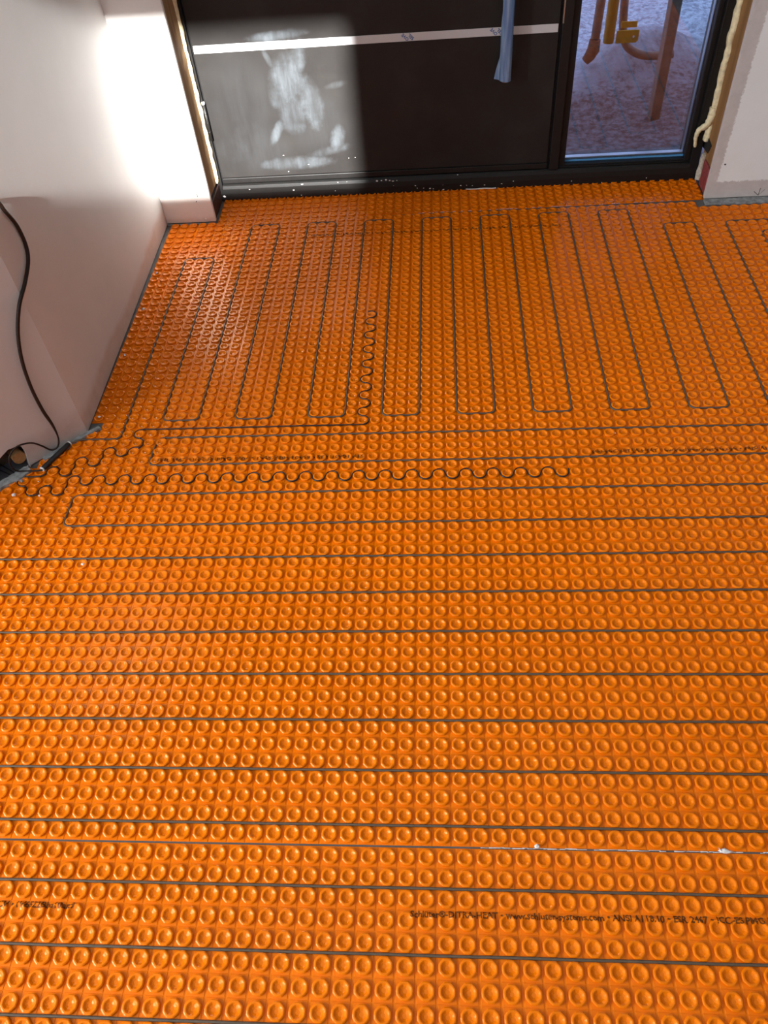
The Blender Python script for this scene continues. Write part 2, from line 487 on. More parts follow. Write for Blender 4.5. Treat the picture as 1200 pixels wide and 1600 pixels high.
# end wall right of the door
wr = MB().box(1.525, 4.2, SYR, SYR + 0.013, 0.0015, 3.05, 0.0012).build('wall_front_right', M['stub_right'])
struct(wr, 'white drywall right of the door with unpainted bare edges', 'wall')
MB().blob(on_y(1133, 257, SYR), 0.0032, 0.0012, 0.0024, 0.3, 2, 2).build('nail_hole', M['hole'], wr)
ar = MB()
for a, c in (((1178, 299), (1184.5, 305)), ((1184.5, 305), (1188.5, 294)), ((1184.5, 305), (1195, 296))):
    p, q = on_y(*a, SYR - 0.0002), on_y(*c, SYR - 0.0002)
    ar.tube([p, (p + q) / 2, q], 0.0008 if c[0] < 1190 else 0.0004, 5)
ar.build('pencil_arrow', M['pencil'], wr)
struct(MB().box(-0.30, 1.70, SY, 1.25, 2.16, 3.05).build('wall_front_top', M['roomwall']), 'wall above the door outside the frame', 'wall')
# rough framing behind the end walls, to the outside
struct(MB().box(-0.9, -0.0755, 1.0235, 1.25, -0.15, 3.05).box(1.578, 4.2, 1.031, 1.25, -0.15, 3.05).build('wall_front_core', M['roomwall']), 'core of the outside wall behind the drywall', 'wall')
# remaining shell of the room, behind and beside the camera
AX0, AX1, AZ0, AZ1 = -0.30, 0.705, 2.214, 2.726
wb = MB()
yb0, yb1 = -3.3, -3.2
wb.box(-2.4, AX0, yb0, yb1, -0.1, 3.05).box(AX1, 4.3, yb0, yb1, -0.1, 3.05).box(AX0, AX1, yb0, yb1, -0.1, AZ0).box(AX0, AX1, yb0, yb1, AZ1, 3.05)
struct(wb.build('wall_back', M['roomwall']), 'wall behind the camera with a high window opening', 'wall')
struct(MB().box(4.2, 4.3, -3.3, 1.25, -0.1, 3.05).build('wall_right', M['roomwall']), 'wall on the right outside the frame', 'wall')
struct(MB().box(-2.4, -2.3, -3.3, -0.5, -0.1, 3.05).box(-2.4, -0.775, -0.58, -0.5, -0.1, 3.05).build('wall_side', M['roomwall']), 'wall on the left outside the frame', 'wall')

# ------------------------------------------------------------------ door and sidelight
door = empty('door_1', (0.51, 1.16, 0)); struct(door, 'dark brown entrance door with scuffed lower half', 'door')
XL, XR = -0.0225, 1.0475
leaf = MB().box(XL, XR, DOOR_Y, DOOR_Y + 0.06, 0.0705, 2.10, 0.0015).build('door_leaf', M['door'], door)
MB().box(XL + 0.001, XR, DOOR_Y - 0.003, DOOR_Y + 0.05, 0.0525, 0.0695, 0.0015).build('bottom_rail', M['frame'], door)
fr = MB()
fr.box(-0.046, -0.0255, 1.150, 1.24, 0.0, 2.14, 0.0015)                 # hinge jamb
fr.box(-0.046, 1.53, 1.150, 1.24, 2.103, 2.14, 0.0015)                  # head
fr.build('door_frame', M['frame'], door)
MB().box(XL - 0.003, XL, DOOR_Y + 0.004, DOOR_Y + 0.05, 0.05, 2.1).box(XR, XR + 0.006, DOOR_Y + 0.006, DOOR_Y + 0.05, 0.05, 2.1).build('door_seal', M['seal'], door)
# threshold with a rounded nose
th = MB()
prof = [(1.150, -0.004), (1.1485, 0.020), (1.150, 0.036), (1.153, 0.0455), (1.158, 0.0490), (1.170, 0.0505), (1.24, 0.0505), (1.24, -0.004)]
th.prism([(-0.042, y, z) for y, z in prof], (1.572, 0, 0))
th.build('threshold', M['frame'], door)
# hinge
h0, h1 = on_y(317.5, 163, 1.147), on_y(331.5, 219, 1.147)
hx = -0.0245
hg = MB().tube([(hx, 1.1465, h1[2]), (hx, 1.1465, h0[2])], 0.0052, 12)
for q in (0.25, 0.5, 0.75): hg.tube([(hx, 1.1465, h1[2] + (h0[2] - h1[2]) * q - 0.001), (hx, 1.1465, h1[2] + (h0[2] - h1[2]) * q + 0.001)], 0.0058, 12)
hg.box(-0.040, hx, 1.1478, 1.1495, h1[2], h0[2])
hgo = hg.build('hinge', M['frame'], door)
MB().tube([(hx, 1.1465, h0[2]), (hx, 1.1465, h0[2] + 0.006)], 0.0056, 12).build('hinge_cap', M['white_tip'], hgo)
# inlaid strip under milky film
for k, zc in enumerate((0.4608,)):
    st = MB().box(XL + 0.003, XR - 0.0035, DOOR_Y - 0.0012, DOOR_Y + 0.004, zc - 0.0108, zc + 0.0108, 0.0004, 1).build('inlay_strip', M['silver_film'], door)
def text_mesh(body, size, shear=0.0, bold=0.0):
    cu = bpy.data.curves.new('t', 'FONT'); cu.body = body; cu.size = size; cu.shear = shear
    cu.resolution_u = 2; cu.offset = bold
    o = bpy.data.objects.new('t', cu); COL.objects.link(o)
    bpy.context.view_layer.update()
    me = bpy.data.meshes.new_from_object(o)
    bpy.data.objects.remove(o); bpy.data.curves.remove(cu)
    bm = bmesh.new(); bm.from_mesh(me); bpy.data.meshes.remove(me)
    bmesh.ops.triangulate(bm, faces=bm.faces[:])
    return bm
tx = MB()
zc = 0.4608
for u in (392, 511, 633, 771):
    cx = on_y(u, 60, DOOR_Y)[0]
    for body, off in (('OVE', 0.0), ('SEL', 0.0125)):
        bm = text_mesh(body, 0.0125, 0.0, 0.0003)
        xs = [v.co.x for v in bm.verts]; w = max(xs)
        an = math.radians(137); ca, sa = math.cos(an), math.sin(an)
        for v in list(bm.verts):
            lx, ly = v.co.x - w / 2, v.co.y - 0.0045
            v.co = Vector((cx + off * 1.35 + lx * ca - ly * sa, DOOR_Y - 0.0016, zc + lx * sa + ly * ca))
        gg = bm.verts[:] + bm.edges[:] + bm.faces[:]
        bmesh.ops.bisect_plane(bm, geom=gg, plane_co=(0, 0, zc + 0.0104), plane_no=(0, 0, 1), clear_outer=True)
        gg = bm.verts[:] + bm.edges[:] + bm.faces[:]
        bmesh.ops.bisect_plane(bm, geom=gg, plane_co=(0, 0, zc - 0.0104), plane_no=(0, 0, -1), clear_outer=True)
        tx.join(bm)
tx.build('film_print', M['print_blue'], st)
# long bar handle wrapped in blue film
hb = on_y(789, 127, 1.105); HX, HY = hb[0] + 0.001, 1.105
bar = MB().tube([(HX, HY, hb[2]), (HX, HY, 1.70)], 0.0112, 16)
for zz in (0.75, 1.45): bar.tube([(HX, HY, zz), (HX, DOOR_Y + 0.002, zz)], 0.008, 12)
baro = bar.build('pull_handle', M['steel'], door)
fl = MB()
zs = [hb[2] + 0.003 + i * 0.02 for i in range(60)]
def fr_(i):
    def g(an):
        z = i * 0.02
        return 0.0162 + 0.0013 * math.sin(3 * an + z * 9) + 0.0008 * math.sin(7 * an + z * 25)
    return g
fl.tube([(HX, HY, z) for z in zs], 0.014, 28, cap=False, rfun=fr_)
# loose flap of the film standing off on the left
flap = []
for i in range(24):
    z = hb[2] + 0.003 + i * 0.012
    w = 0.0125 * max(0.0, 1 - i / 5.0) ** 1.1 + max(0.0006, 0.0048 - 0.0003 * i) + 0.0008 * math.sin(i * 0.7)
    flap.append(((HX - 0.011, HY - 0.004, z), (HX - 0.0145 - w * 0.5, HY + 0.005, z + 0.001), (HX - 0.0155 - w, HY + 0.008 + 0.003 * math.sin(i * .8), z + 0.002)))
vs = [[fl.bm.verts.new(Vector(p)) for p in row] for row in flap]
for a, c in zip(vs[:-1], vs[1:]):
    for k in range(2):
        f = fl.bm.faces.new((a[k], a[k + 1], c[k + 1], c[k])); f.smooth = True
fl.build('protective_film', M['film'], baro)
# strike plate edge beside the leaf
MB().box(1.0535, 1.0575, 1.1478, 1.152, 0.475, 0.62, 0.0005, 1).build('strike_plate', M['steel'], door)
# plaster spatter on threshold and leaf
sp = MB()
SPK = [(459, 297, 3.2), (472, 288, 3.6), (471, 305, 2.2), (528, 285, 2.6), (524, 298, 1.5), (542, 284, 1.3), (589, 283, 3.5), (596, 282, 3.5), (603, 281, 3.0), (609, 282, 2.5), (614, 283, 2.8),
       (620, 282, 1.6), (615, 290, 1.4), (649, 290, 2.6), (652, 294, 1.6), (662, 294, 1.4), (672, 294.5, 3.0), (677, 295, 2.4), (693, 296, 2.4), (700, 298, 2.0), (692, 289, 1.2), (720, 290, 2.2),
       (729, 289.5, 1.4), (738, 290, 1.4), (757, 289, 2.0), (784, 287, 2.0), (802, 283, 2.4), (715, 273, 2.2), (555, 246, 1.7), (545, 247, 1.2), (451, 268, 1.5), (482, 257, 2.0), (443, 243, 1.8), (351, 307, 4.0),
       (390, 296, 2.5), (933, 268, 1.6), (893, 283, 1.4), (994, 264, 1.4), (940, 285, 1.2), (1010, 278, 2.0)]
for i, (u, v, s) in enumerate(SPK):
    y = 1.1490 if v > 276 + (345 - u) * 0.0 - (u - 345) * 0.012 else DOOR_Y - 0.0005
    p = on_y(u, v, y); k = s * 0.00105
    sp.blob(p, k * random.uniform(0.9, 1.5), 0.0009, k * random.uniform(0.6, 1.0), 0.5, 1, i)
spo = sp.build('plaster_spatter', M['crumb'], door); spo['kind'] = 'stuff'
th2 = MB()
p0 = [on_z(u, v, 0.0) for u, v in ((728, 297.5), (742, 296.5), (756, 296), (770, 294.5), (775, 294))]
th2.tube(catmull([(p[0], 1.146 + 0.0012 * (-1) ** i, 0.0) for i, p in enumerate(p0)], 6), 0.0017, 6)
tag(th2.build('caulk_bead', M['crumb']), 'short white bead of filler on the floor along the door threshold', 'filler bead')

win = empty('window_1', (1.29, 1.16, 0)); struct(win, 'narrow glazed sidelight right of the door in a black frame', 'window')
wfm = MB()
wfm.box(1.0545, 1.083, 1.150, 1.24, 0.051, 2.103, 0.0015).box(1.0835, 1.105, 1.166, 1.24, 0.0505, 2.103, 0.002)      # mullion, glazing bead
wfm.box(1.484, 1.4995, 1.166, 1.24, 0.0505, 2.103, 0.002).box(1.5, 1.528, 1.150, 1.24, 0.0, 2.103, 0.0015)          # outer jamb
wfm.box(1.083, 1.50, 1.161, 1.24, 0.0505, 0.0535, 0.0008).box(1.0835, 1.4995, 1.168, 1.24, 0.0505, 0.0575, 0.001)
wfm.build('window_frame', M['frame'], win)
MB().box(1.1035, 1.4855, 1.189, 1.193, 0.056, 2.102).box(1.1035, 1.4855, 1.212, 1.216, 0.056, 2.102).build('glass_pane', M['glass'], win)
MB().box(1.107, 1.482, 1.1935, 1.2115, 0.0595, 0.068, 0.001).box(1.1045, 1.1075, 1.1935, 1.2115, 0.0595, 2.09).box(1.4815, 1.4845, 1.1935, 1.2115, 0.0595, 2.09).build('spacer_bar', M['alu'], win)
MB().box(1.1045, 1.4850, 1.1875, 1.1889, 0.0575, 0.0632).build('foil_edge', M['bluefoil'], win)

# ------------------------------------------------------------------ rough opening left and right of the door
def rough_board(name, x0, x1, y0, y1, z0, z1, mat, amp=0.0015, nz=60):
    b2 = MB()
    rows = []
    for i in range(nz + 1):
        z = z0 + (z1 - z0) * i / nz
        j = lambda s: amp * mnoise.noise(Vector((s * 7.3, s, z * 30)))
        rows.append([b2.bm.verts.new(Vector(p)) for p in ((x0 + j(1), y0 + j(2), z), (x1 + j(3), y0 + j(4), z), (x1 + j(5), y1 + j(6), z), (x0 + j(7), y1 + j(8), z))])
    for a, c in zip(rows[:-1], rows[1:]):
        for k in range(4): b2.bm.faces.new((a[k], a[(k + 1) % 4], c[(k + 1) % 4], c[k]))
    b2.bm.faces.new(rows[0]); b2.bm.faces.new(rows[-1][::-1])
    return b2.build(name, mat)
tag(rough_board('framing_stud', -0.074, -0.0375, 1.0225, 1.148, 0.072, 2.15, M['lumber_l'], 0.002), 'splintered pale framing stud in the gap left of the door', 'framing stud')
tag(rough_board('framing_stud', 1.536, 1.577, 1.0305, 1.152, 0.0005, 2.15, M['lumber'], 0.0008), 'brown framing stud in the gap right of the sidelight', 'framing stud')
bl = MB().prism([(-0.070, 1.0235, 0.001), (-0.036, 1.0235, 0.001), (-0.0355, 1.0235, 0.055), (-0.070, 1.0235, 0.066)], (0, 0.124, 0))
tag(bl.build('wood_block', M['darkblock']), 'dark brown wood block at the foot of the gap left of the door', 'wood block')
rb = MB().box(1.5305, 1.5355, 1.048, 1.112, 0.001, 0.080, 0.001)
tag(rb.build('wood_block', M['redblock']), 'dark red block at the foot of the gap right of the sidelight', 'wood block')
def foam(name, pts, r, mat, seed, label, amp=0.35, seg=12):
    P = catmull(pts, 10)
    def rf(i):
        p = P[i]
        return lambda an: r * (1 + amp * mnoise.noise(Vector((math.cos(an) * 1.1 + seed * 5, math.sin(an) * 1.1, p[2] * 42))) + 0.3 * mnoise.noise(Vector((seed, 3.0, p[2] * 22))))
    b2 = MB().tube(P, r, seg, rfun=rf)
    return b2
fb = foam('foam_bead', [(-0.0405, 1.139, 0.082 + i * 0.05) for i in range(26)], 0.0105, M['foam'], 1, '')
fb.blob((-0.0385, 1.140, 0.092), 0.008, 0.009, 0.022, 0.5, 3, 3).blob((-0.038, 1.136, 0.075), 0.006, 0.008, 0.010, 0.5, 3, 6)
tag(fb.build('foam_bead', M['foam']), 'cream bead of expanding foam down the gap left of the door', 'expanding foam')
fp = [(1.5315, 1.143, 0.125), (1.5325, 1.142, 0.16)] + [(1.5325 + 0.0008 * math.sin(i * 2.1), 1.143, 0.20 + i * 0.045) for i in range(24)]
fb = foam('foam_bead', fp, 0.0108, M['foam'], 2, '', 0.45)
cp = catmull([(lambda p: (min(p[0], 1.5335), y_, p[2]))(on_y(u, v, y_)) for u, v, y_ in ((1116, 168, 1.141), (1111, 184, 1.139), (1102, 197, 1.137), (1093, 203, 1.136), (1088, 212, 1.137), (1086.5, 222, 1.140), (1086, 229, 1.143))], 8)
ncp = len(cp)
fb.tube(cp, 0.009, 12, rfun=lambda i: (lambda an: (0.0125 - 0.0085 * (i / ncp) ** 0.8) * (1 + 0.35 * mnoise.noise(Vector((math.cos(an) * 1.2, math.sin(an) * 1.2, i * 0.33))))))
fb.blob(on_y(1134, 95, 1.136) * np.array([0, 1, 1]) + np.array([1.5335, 0, 0]), 0.003, 0.006, 0.005, 0.5, 2, 4)
tag(fb.build('foam_bead', M['foam']), 'cream bead of expanding foam down the gap right of the sidelight, curled at its end', 'expanding foam')
gf = foam('foam_wedge', [(1.5315, 1.136, 0.004), (1.532, 1.135, 0.03), (1.533, 1.134, 0.06), (1.534, 1.130, 0.088)], 0.0085, M['grey_foam'], 4, '', 0.5)
tag(gf.build('foam_wedge', M['grey_foam']), 'dirty grey foam wedge beside the dark red block', 'foam')
gh = MB().prism([on_plane(u, v, (1, 0, 0), 1.5345) for u, v in ((1098, 207), (1104, 206), (1112, 228), (1106, 240), (1100, 232), (1093, 222))], (-0.0008, 0, 0))
tag(gh.build('dark_gap', M['hole']), 'dark notch in the brown framing stud above the red block', 'notch')

# ------------------------------------------------------------------ membrane sheets
KA = np.arange(16) * (2 * math.pi / 16)
CA, SA = np.cos(KA), np.sin(KA)
SQ = 1.0 / np.maximum(np.abs(CA), np.abs(SA))
OCT = np.where(np.arange(16) % 2 == 1, 1.0, 0.962)
OCD = np.where(np.arange(16) % 2 == 1, 1.0, 0.935)
RINGS = [('s', 0.500, -0.185), ('p', 0.452, -0.183), ('p', 0.432, -0.166), ('c', 0.398, -0.160), ('c', 0.398, -0.105), ('c', 0.432, -0.050),
         ('c', 0.438, -0.036), ('c', 0.386, -0.004), ('c', 0.372, 0.0), ('c', 0.318, -0.001), ('c', 0.298, -0.015), ('d', 0.205, -0.088), ('d', 0.110, -0.122)]
FLAT = {0, 1, 2, 6, 8, 10, 11}
def cell_template():
    v = []
    for kind, r, z in RINGS:
        if kind == 'p':                         # pads run on from row to row, with only a fine crease between them
            v.append(np.stack([np.clip(CA * SQ, -1, 1) * r, np.clip(SA * SQ, -1, 1) * (0.5 - (0.5 - r) * 0.3), np.full(16, z)], 1)); continue
        f = SQ if kind == 's' else (OCT if kind == 'c' else OCD)
        v.append(np.stack([CA * f * r, SA * f * r, np.full(16, z)], 1))
    v = np.concatenate(v)
    fs, sm = [], []
    for i in range(len(RINGS) - 1):
        for k in range(16):
            fs.append((i * 16 + k, i * 16 + (k + 1) % 16, (i + 1) * 16 + (k + 1) % 16, (i + 1) * 16 + k)); sm.append(i not in FLAT)
    return v, np.array(fs), np.array(sm)
TV, TF, TSM = cell_template()
NL = (len(RINGS) - 1) * 16

def sheet(name, centres, rot=0.0, origin=(0, 0), label=''):
    """one membrane sheet: every stud of it in one mesh; centres in pitches, sheet coordinates"""
    c = np.array(centres, float); n = len(c)
    jit = np.random.RandomState(len(label)).normal(0, 1, (n, 4))
    V = np.repeat(TV[None], n, 0).copy()
    zz = V[:, :, 2]
    top = np.clip((zz + 0.16) / 0.16, 0, 1)
    V[:, :, 2] += top * (V[:, :, 0] * jit[:, 0:1] + V[:, :, 1] * jit[:, 1:2]) * 0.004
    dish = zz < -0.008
    V[:, :, 0] += c[:, 0:1]; V[:, :, 1] += c[:, 1:2]
    V = V.reshape(-1, 3)
    cr, sr = math.cos(rot), math.sin(rot)
    W = np.stack([origin[0] + V[:, 0] * cr - V[:, 1] * sr, origin[1] + V[:, 0] * sr + V[:, 1] * cr, V[:, 2]], 1) * S
    nv = len(TV)
    F = (TF[None] + (np.arange(n) * nv)[:, None, None]).reshape(-1, 4)
    C = (np.arange(nv - 16, nv)[None] + (np.arange(n) * nv)[:, None])          # the floor of each dish
    me = bpy.data.meshes.new(name)
    nq = len(F)
    me.vertices.add(len(W)); me.vertices.foreach_set('co', W.astype(np.float32).ravel())
    loops = np.concatenate([F.ravel(), C.ravel()]).astype(np.int32)
    me.loops.add(len(loops)); me.loops.foreach_set('vertex_index', loops)
    me.polygons.add(nq + n)
    ls = np.concatenate([np.arange(nq) * 4, nq * 4 + np.arange(n) * 16]).astype(np.int32)
    me.polygons.foreach_set('loop_start', ls)
    me.polygons.foreach_set('use_smooth', np.concatenate([np.tile(TSM, n), np.zeros(n, bool)]))
    me.update(calc_edges=True)
    o = link_mesh(name, me, M['orange'])
    return tag(o, label, 'floor membrane', 'orange studded heating membranes')

def free(x, y):
    """is the stud at (x, y) pitches clear of the walls and the threshold"""
    xm, ym = x * S, y * S
    if ym > 0.027 and xm < left_x(ym) + 0.37 * S: return False
    if ym < 0.05 and (xm - A0[0]) * NRM[0] + (ym - A0[1]) * NRM[1] < 0.0125: return False
    return True
def xmax(y): return 58 if y > -19 else 46
A, B, Cc, D = [], [], [], []
for r in range(1, 33):
    for c in range(-16, 58):
        x, y = c + 0.5, r + 0.5
        if not free(x, y): continue
        if x > 49.4 and y > 31.9: continue
        if y > 32.9 + 0.0115 * max(x, -1.0) - 0.30: continue
        A.append((x, y))
for r in range(-31, 1):
    for c in range(-16, xmax(r)):
        x, y = c + 0.5, r + 0.5
        if free(x, y): B.append((x, y))
CX, CY = 0.174, -0.10
for r in range(-44, -31):
    for c in range(-14, 46): Cc.append((c + 0.5 + CX, r + 0.5 + CY))
DR, DO = 0.0112, (-1.0, 32.86)
for r in range(0, 5):
    for c in range(0, 52):
        x, y = c + 0.55, r + 0.5
        wx, wy = DO[0] + x, DO[1] + y + DR * x
        if wx > 49.65 or wx < -0.75: continue
        if wy > 37.95: continue
        D.append((x, y))
sA = sheet('membrane_sheet', A, label='orange studded membrane sheet with up-and-down cable loops, in front of the doorway')
sB = sheet('membrane_sheet', B, label='orange studded membrane sheet with long crosswise cable runs, between the two seams')
sC = sheet('membrane_sheet', Cc, label='orange studded membrane sheet at the bottom of the picture below the white-flecked seam')
sD = sheet('membrane_sheet', D, rot=DR, origin=DO, label='narrow cable-free strip of orange studded membrane against the door threshold')

# lettering printed on the sheets, lying on the relief
PROF = [(0.0, -0.120), (0.110, -0.120), (0.205, -0.086), (0.298, -0.013), (0.318, 0.0), (0.386, 0.0), (0.438, -0.034), (0.452, -0.162), (0.8, -0.164)]
def relief(x, y, ox, oy):
    fx = (x - ox) - math.floor(x - ox) - 0.5; fy = (y - oy) - math.floor(y - oy) - 0.5
    r = math.hypot(fx, fy)
    for (r0, z0), (r1, z1) in zip(PROF[:-1], PROF[1:]):
        if r < r1: return z0 + (z1 - z0) * (r - r0) / (r1 - r0)
    return -0.166
def printing(parent, body, x0, x1, y, size, ox, oy, slope=0.0, align='l'):
    bm = text_mesh(body, size, 0.0, 0.010)
    bmesh.ops.subdivide_edges(bm, edges=[e for e in bm.edges if e.calc_length() > 0.06], cuts=2)
    bmesh.ops.triangulate(bm, faces=bm.faces[:])
    w = max(v.co.x for v in bm.verts)
    k = 1.0 if x1 is None or x0 is None else (x1 - x0) / w
    xa = x0 if x0 is not None else x1 - w
    for v in bm.verts:
        x = xa + v.co.x * k; yy = y + v.co.y + slope * (x - xa)
        v.co = Vector((x * S, yy * S, (relief(x, yy, ox, oy) + 0.014) * S))
    b2 = MB(); b2.join(bm)
    return b2.build('printed_lettering', M['ink'], parent)
LINE = 'Schl\u00fcter\u00ae-DITRA-HEAT \u2022 www.schluter-systems.com \u2022 ANSI A118.10 \u2022 ESR 2467 \u2022 ICC-ES PMG 1204'
printing(sC, LINE, 20.87, 38.9, -34.43, 0.44, CX, CY, 0.004)
printing(sC, 'PMG 1204 \u2022 PCV \u2022 1V6522Bbu10ar:9', None, 3.62, -34.43, 0.44, CX, CY)
printing(sB, LINE, 33.9, 54.0, -2.62, 0.40, 0, 0)
printing(sB, 'ESR 2467 \u2022 ICC-ES PMG 1204 \u2022 1V6522Bbu10ar:9 \u2022 SET 10091 415', 0.6, 16.8, -2.62, 0.40, 0, 0)
printing(sA, LINE, 9.5, 35.0, 29.36, 0.42, 0, 0)

# ------------------------------------------------------------------ heating cable (one run), cold lead and sleeve
ZC = -0.088
hc = empty('heating_cable', (-0.2, -0.05, 0))
tag(hc, 'grey-brown heating cable snaking over the orange floor with a dark lead up the angled wall', 'heating cable')
tb0, tb1 = on_z(66, 733, 0.004), on_z(108, 693, 0.004)
# keep the sleeve clear of the wall
def clear(p, d):
    k = float(NRM @ (np.array(p[:2]) - A0)); q = np.array(p, float)
    if k < d: q[:2] += NRM * (d - k)
    return q
tb0, tb1 = clear(tb0, 0.010), clear(tb1, 0.010)
tb0[2] = tb1[2] = 0.004
st0 = np.array([tb1[0] / S, tb1[1] / S])
pts = [tuple(st0), (-5.9, 0.02), (-3.0, 0.0)]
tops = {0: 26, 1: 32, 2: 32, 3: 32, 4: 32, 5: 32, 6: 32, 7: 32, 8: 29}
for j in range(9):
    xl, xr = 6 * j - 3, 6 * j
    pts += [(xl, tops[j]), (xr, tops[j]), (xr, 2), (xr + 3, 2)]
pts += [(51, 29), (57, 29), (57, 27), (53.9, 27), (53.9, 24), (57, 24), (57, 0), (0.15, 0), (0.0, -3), (57, -3), (57, -6), (-5, -6), (-5, -9), (57, -9), (57, -12), (-13, -12), (-13, -15),
        (57, -15), (57, -18), (-13, -18), (-13, -21), (45, -21), (45, -24), (-13, -24), (-13, -27), (45, -27), (45, -30), (-13, -30), (-13, -33 + CY), (45, -33 + CY), (45, -36 + CY), (-13, -36 + CY),
        (-13, -39 + CY), (45, -39 + CY), (45, -42 + CY), (20, -42 + CY)]
flat = rounded(pts, 0.46, 6, 0.5)
rs = np.random.RandomState(3)
path = []
for i, p in enumerate(flat):
    ph = i * 0.55
    z = ZC + 0.006 * math.sin(ph) if i > 6 else ZC + (1 - i / 6) * (0.004 / S - ZC)
    path.append((p[0] * S + 0.0002 * math.sin(ph * 1.3), p[1] * S + 0.0002 * math.cos(ph * 0.9), z * S))
MB().tube(path, 0.0725 * S, 8).build('heating_wire', M['cable'], hc)
sv = MB().tube([tb0 + (tb1 - tb0) * q for q in (0, 0.02, 0.06, 0.94, 0.98, 1)], 0.0062, 14, rfun=lambda i: (0.004, 0.0058, 0.0062, 0.0062, 0.0058, 0.004)[i])
svo = sv.build('splice_sleeve', M['sleeve'], hc)
lead = [ang(0.05, 1.25, 0.006), ang(0.05, 0.9, 0.006), ang(0.045, 0.70, 0.006), ang(0.022, 0.640, 0.006), ang(0.002, 0.604, 0.006)]
lead += [on_plane(u, v, (1, 0.0147, 0), -0.1821 + 0.0062) for u, v in ((-8, 313), (8, 330), (26, 352), (40, 382), (44, 408), (39, 442))]
lead += [on_ang(u, v, 0.012) for u, v in ((30, 478), (28, 520), (34, 562), (48, 604), (66, 640), (82, 664), (91, 684))]
lead += [on_ang(u, v, o) for u, v, o in ((90, 698, 0.010), (80, 703, 0.006), (66, 697, 0.008), (52, 692.5, 0.012), (38, 693.5, 0.013), (25, 699, 0.012), (16, 710, 0.011), (14.5, 722, 0.011), (20, 732, 0.011), (32, 736.5, 0.010))]
lead = [np.array((p[0], p[1], max(p[2], 0.005))) for p in lead] + [tb0 + (tb1 - tb0) * -0.04, tb0 + (tb1 - tb0) * 0.06]
lp = catmull(lead, 8)
MB().tube(lp, 0.0036, 10, rfun=lambda i: 0.0041 if i < 124 else (0.0041 - (i - 124) * 0.0002 if i < 134 else 0.0021)).build('cold_lead', M['lead'], hc)
MB().tube([tb1, tb1 + (tb1 - tb0) * 0.03], 0.0064, 12).build('sleeve_end', M['white_tip'], svo)
MB().tube([tb0 - (tb1 - tb0) * 0.015, tb0 + (tb1 - tb0) * 0.015], 0.0066, 12).build('sleeve_end', M['white_tip'], svo)

# ------------------------------------------------------------------ two thin black sensor wires
def px(u, v): q = on_z(u, v, -0.05 * S); return (q[0] / S, q[1] / S)
def c6(lst, x0=0, y0=640, k=6.0): return [px(x0 + a / k, y0 + c / k) for a, c in lst]
def wire(p2, label, z0, head):
    P = catmull([(a, c, 0) for a, c in p2], 7)
    pts3 = [(p[0] * S, p[1] * S, z0 * S) for p in P]
    hd = [np.array(h) for h in head]
    def snug(q):
        x_, y_ = q[0] / S, q[1] / S
        cx2, cy2 = math.floor(x_) + 0.5, math.floor(y_) + 0.5
        dx_, dy_ = x_ - cx2, y_ - cy2
        d_ = math.hypot(dx_, dy_)
        if 1e-6 < d_ < 0.475: x_, y_ = cx2 + dx_ / d_ * 0.475, cy2 + dy_ / d_ * 0.475
        return (x_ * S, y_ * S, q[2])
    for _ in range(3):                          # the wire lies round the studs, never across one
        pts3 = [snug(q) for q in pts3]
        pts3 = [pts3[0]] + [tuple((np.array(a) + 2 * np.array(b_) + np.array(c)) / 4) for a, b_, c in zip(pts3[:-2], pts3[1:-1], pts3[2:])] + [pts3[-1]]
    pts3 = [snug(q) for q in pts3]
    P3 = catmull(hd + [np.array(pts3[0])], 6)[:-1] + pts3
    o = MB().tube(P3, 0.0017, 8).build('sensor_wire', M['black_wire'])
    return tag(o, label, 'sensor wire', 'thin black sensor wires')
w1 = c6([(205, 628), (300, 630), (400, 620), (448, 585), (515, 533), (562, 560), (585, 605), (630, 620), (680, 585), (712, 500), (770, 448), (822, 468), (842, 512), (890, 525), (950, 490), (980, 405), (1045, 355), (1092, 385), (1120, 428), (1160, 430)])
w1 += [px(206, 705), px(218, 699), px(226, 692), px(221, 685.5), px(213.5, 679.5)]
w1 += [(-1.35, 0.98), (-0.6, 1.0)] + [(float(x), 1.0) for x in range(1, 17, 3)] + [(16.5, 1.0)]
for r in range(1, 15):
    sg = 1 if r % 2 == 1 else -1
    w1 += [(16.5 + sg * 0.34, r + 0.5 - 0.34), (16.5 + sg * 0.485, r + 0.5), (16.5 + sg * 0.34, r + 0.5 + 0.34)]
    if r < 14: w1 += [(16.5, r + 1.0)]
w1 += [(16.5, 15.0), (16.98, 15.5), (16.6, 15.98), (16.15, 15.98)]
w2 = c6([(182, 650), (180, 695), (205, 718), (240, 722), (258, 770), (290, 803), (345, 795), (375, 765), (400, 725), (440, 712), (480, 722), (495, 775), (530, 800), (580, 790), (615, 750), (640, 670)])
i0 = int(round(px(118, 743)[0] - 0.5))
n = 0
x = i0 + 0.5
while x < 32.0:
    sg = 1 if n % 2 == 0 else -1
    w2 += [(x - 0.35, -4.5 + sg * 0.34), (x, -4.5 + sg * 0.485), (x + 0.35, -4.5 + sg * 0.34), (x + 0.5, -4.5)]
    x += 1; n += 1
w2 = w2[:-1] + [(x - 0.52, -4.45), (x - 0.5, -4.2)]
wire(w1, 'thin black sensor wire running straight then winding up between the loops', -0.052, [on_z(-8, 722, 0.010), on_z(8, 730, 0.006), on_z(24, 740, 0.001)])
wire(w2, 'thin black sensor wire winding crosswise to its end mid-floor', -0.055, [on_z(-8, 731, 0.006), on_z(8, 738, 0.004), on_z(22, 745, 0.0005)])

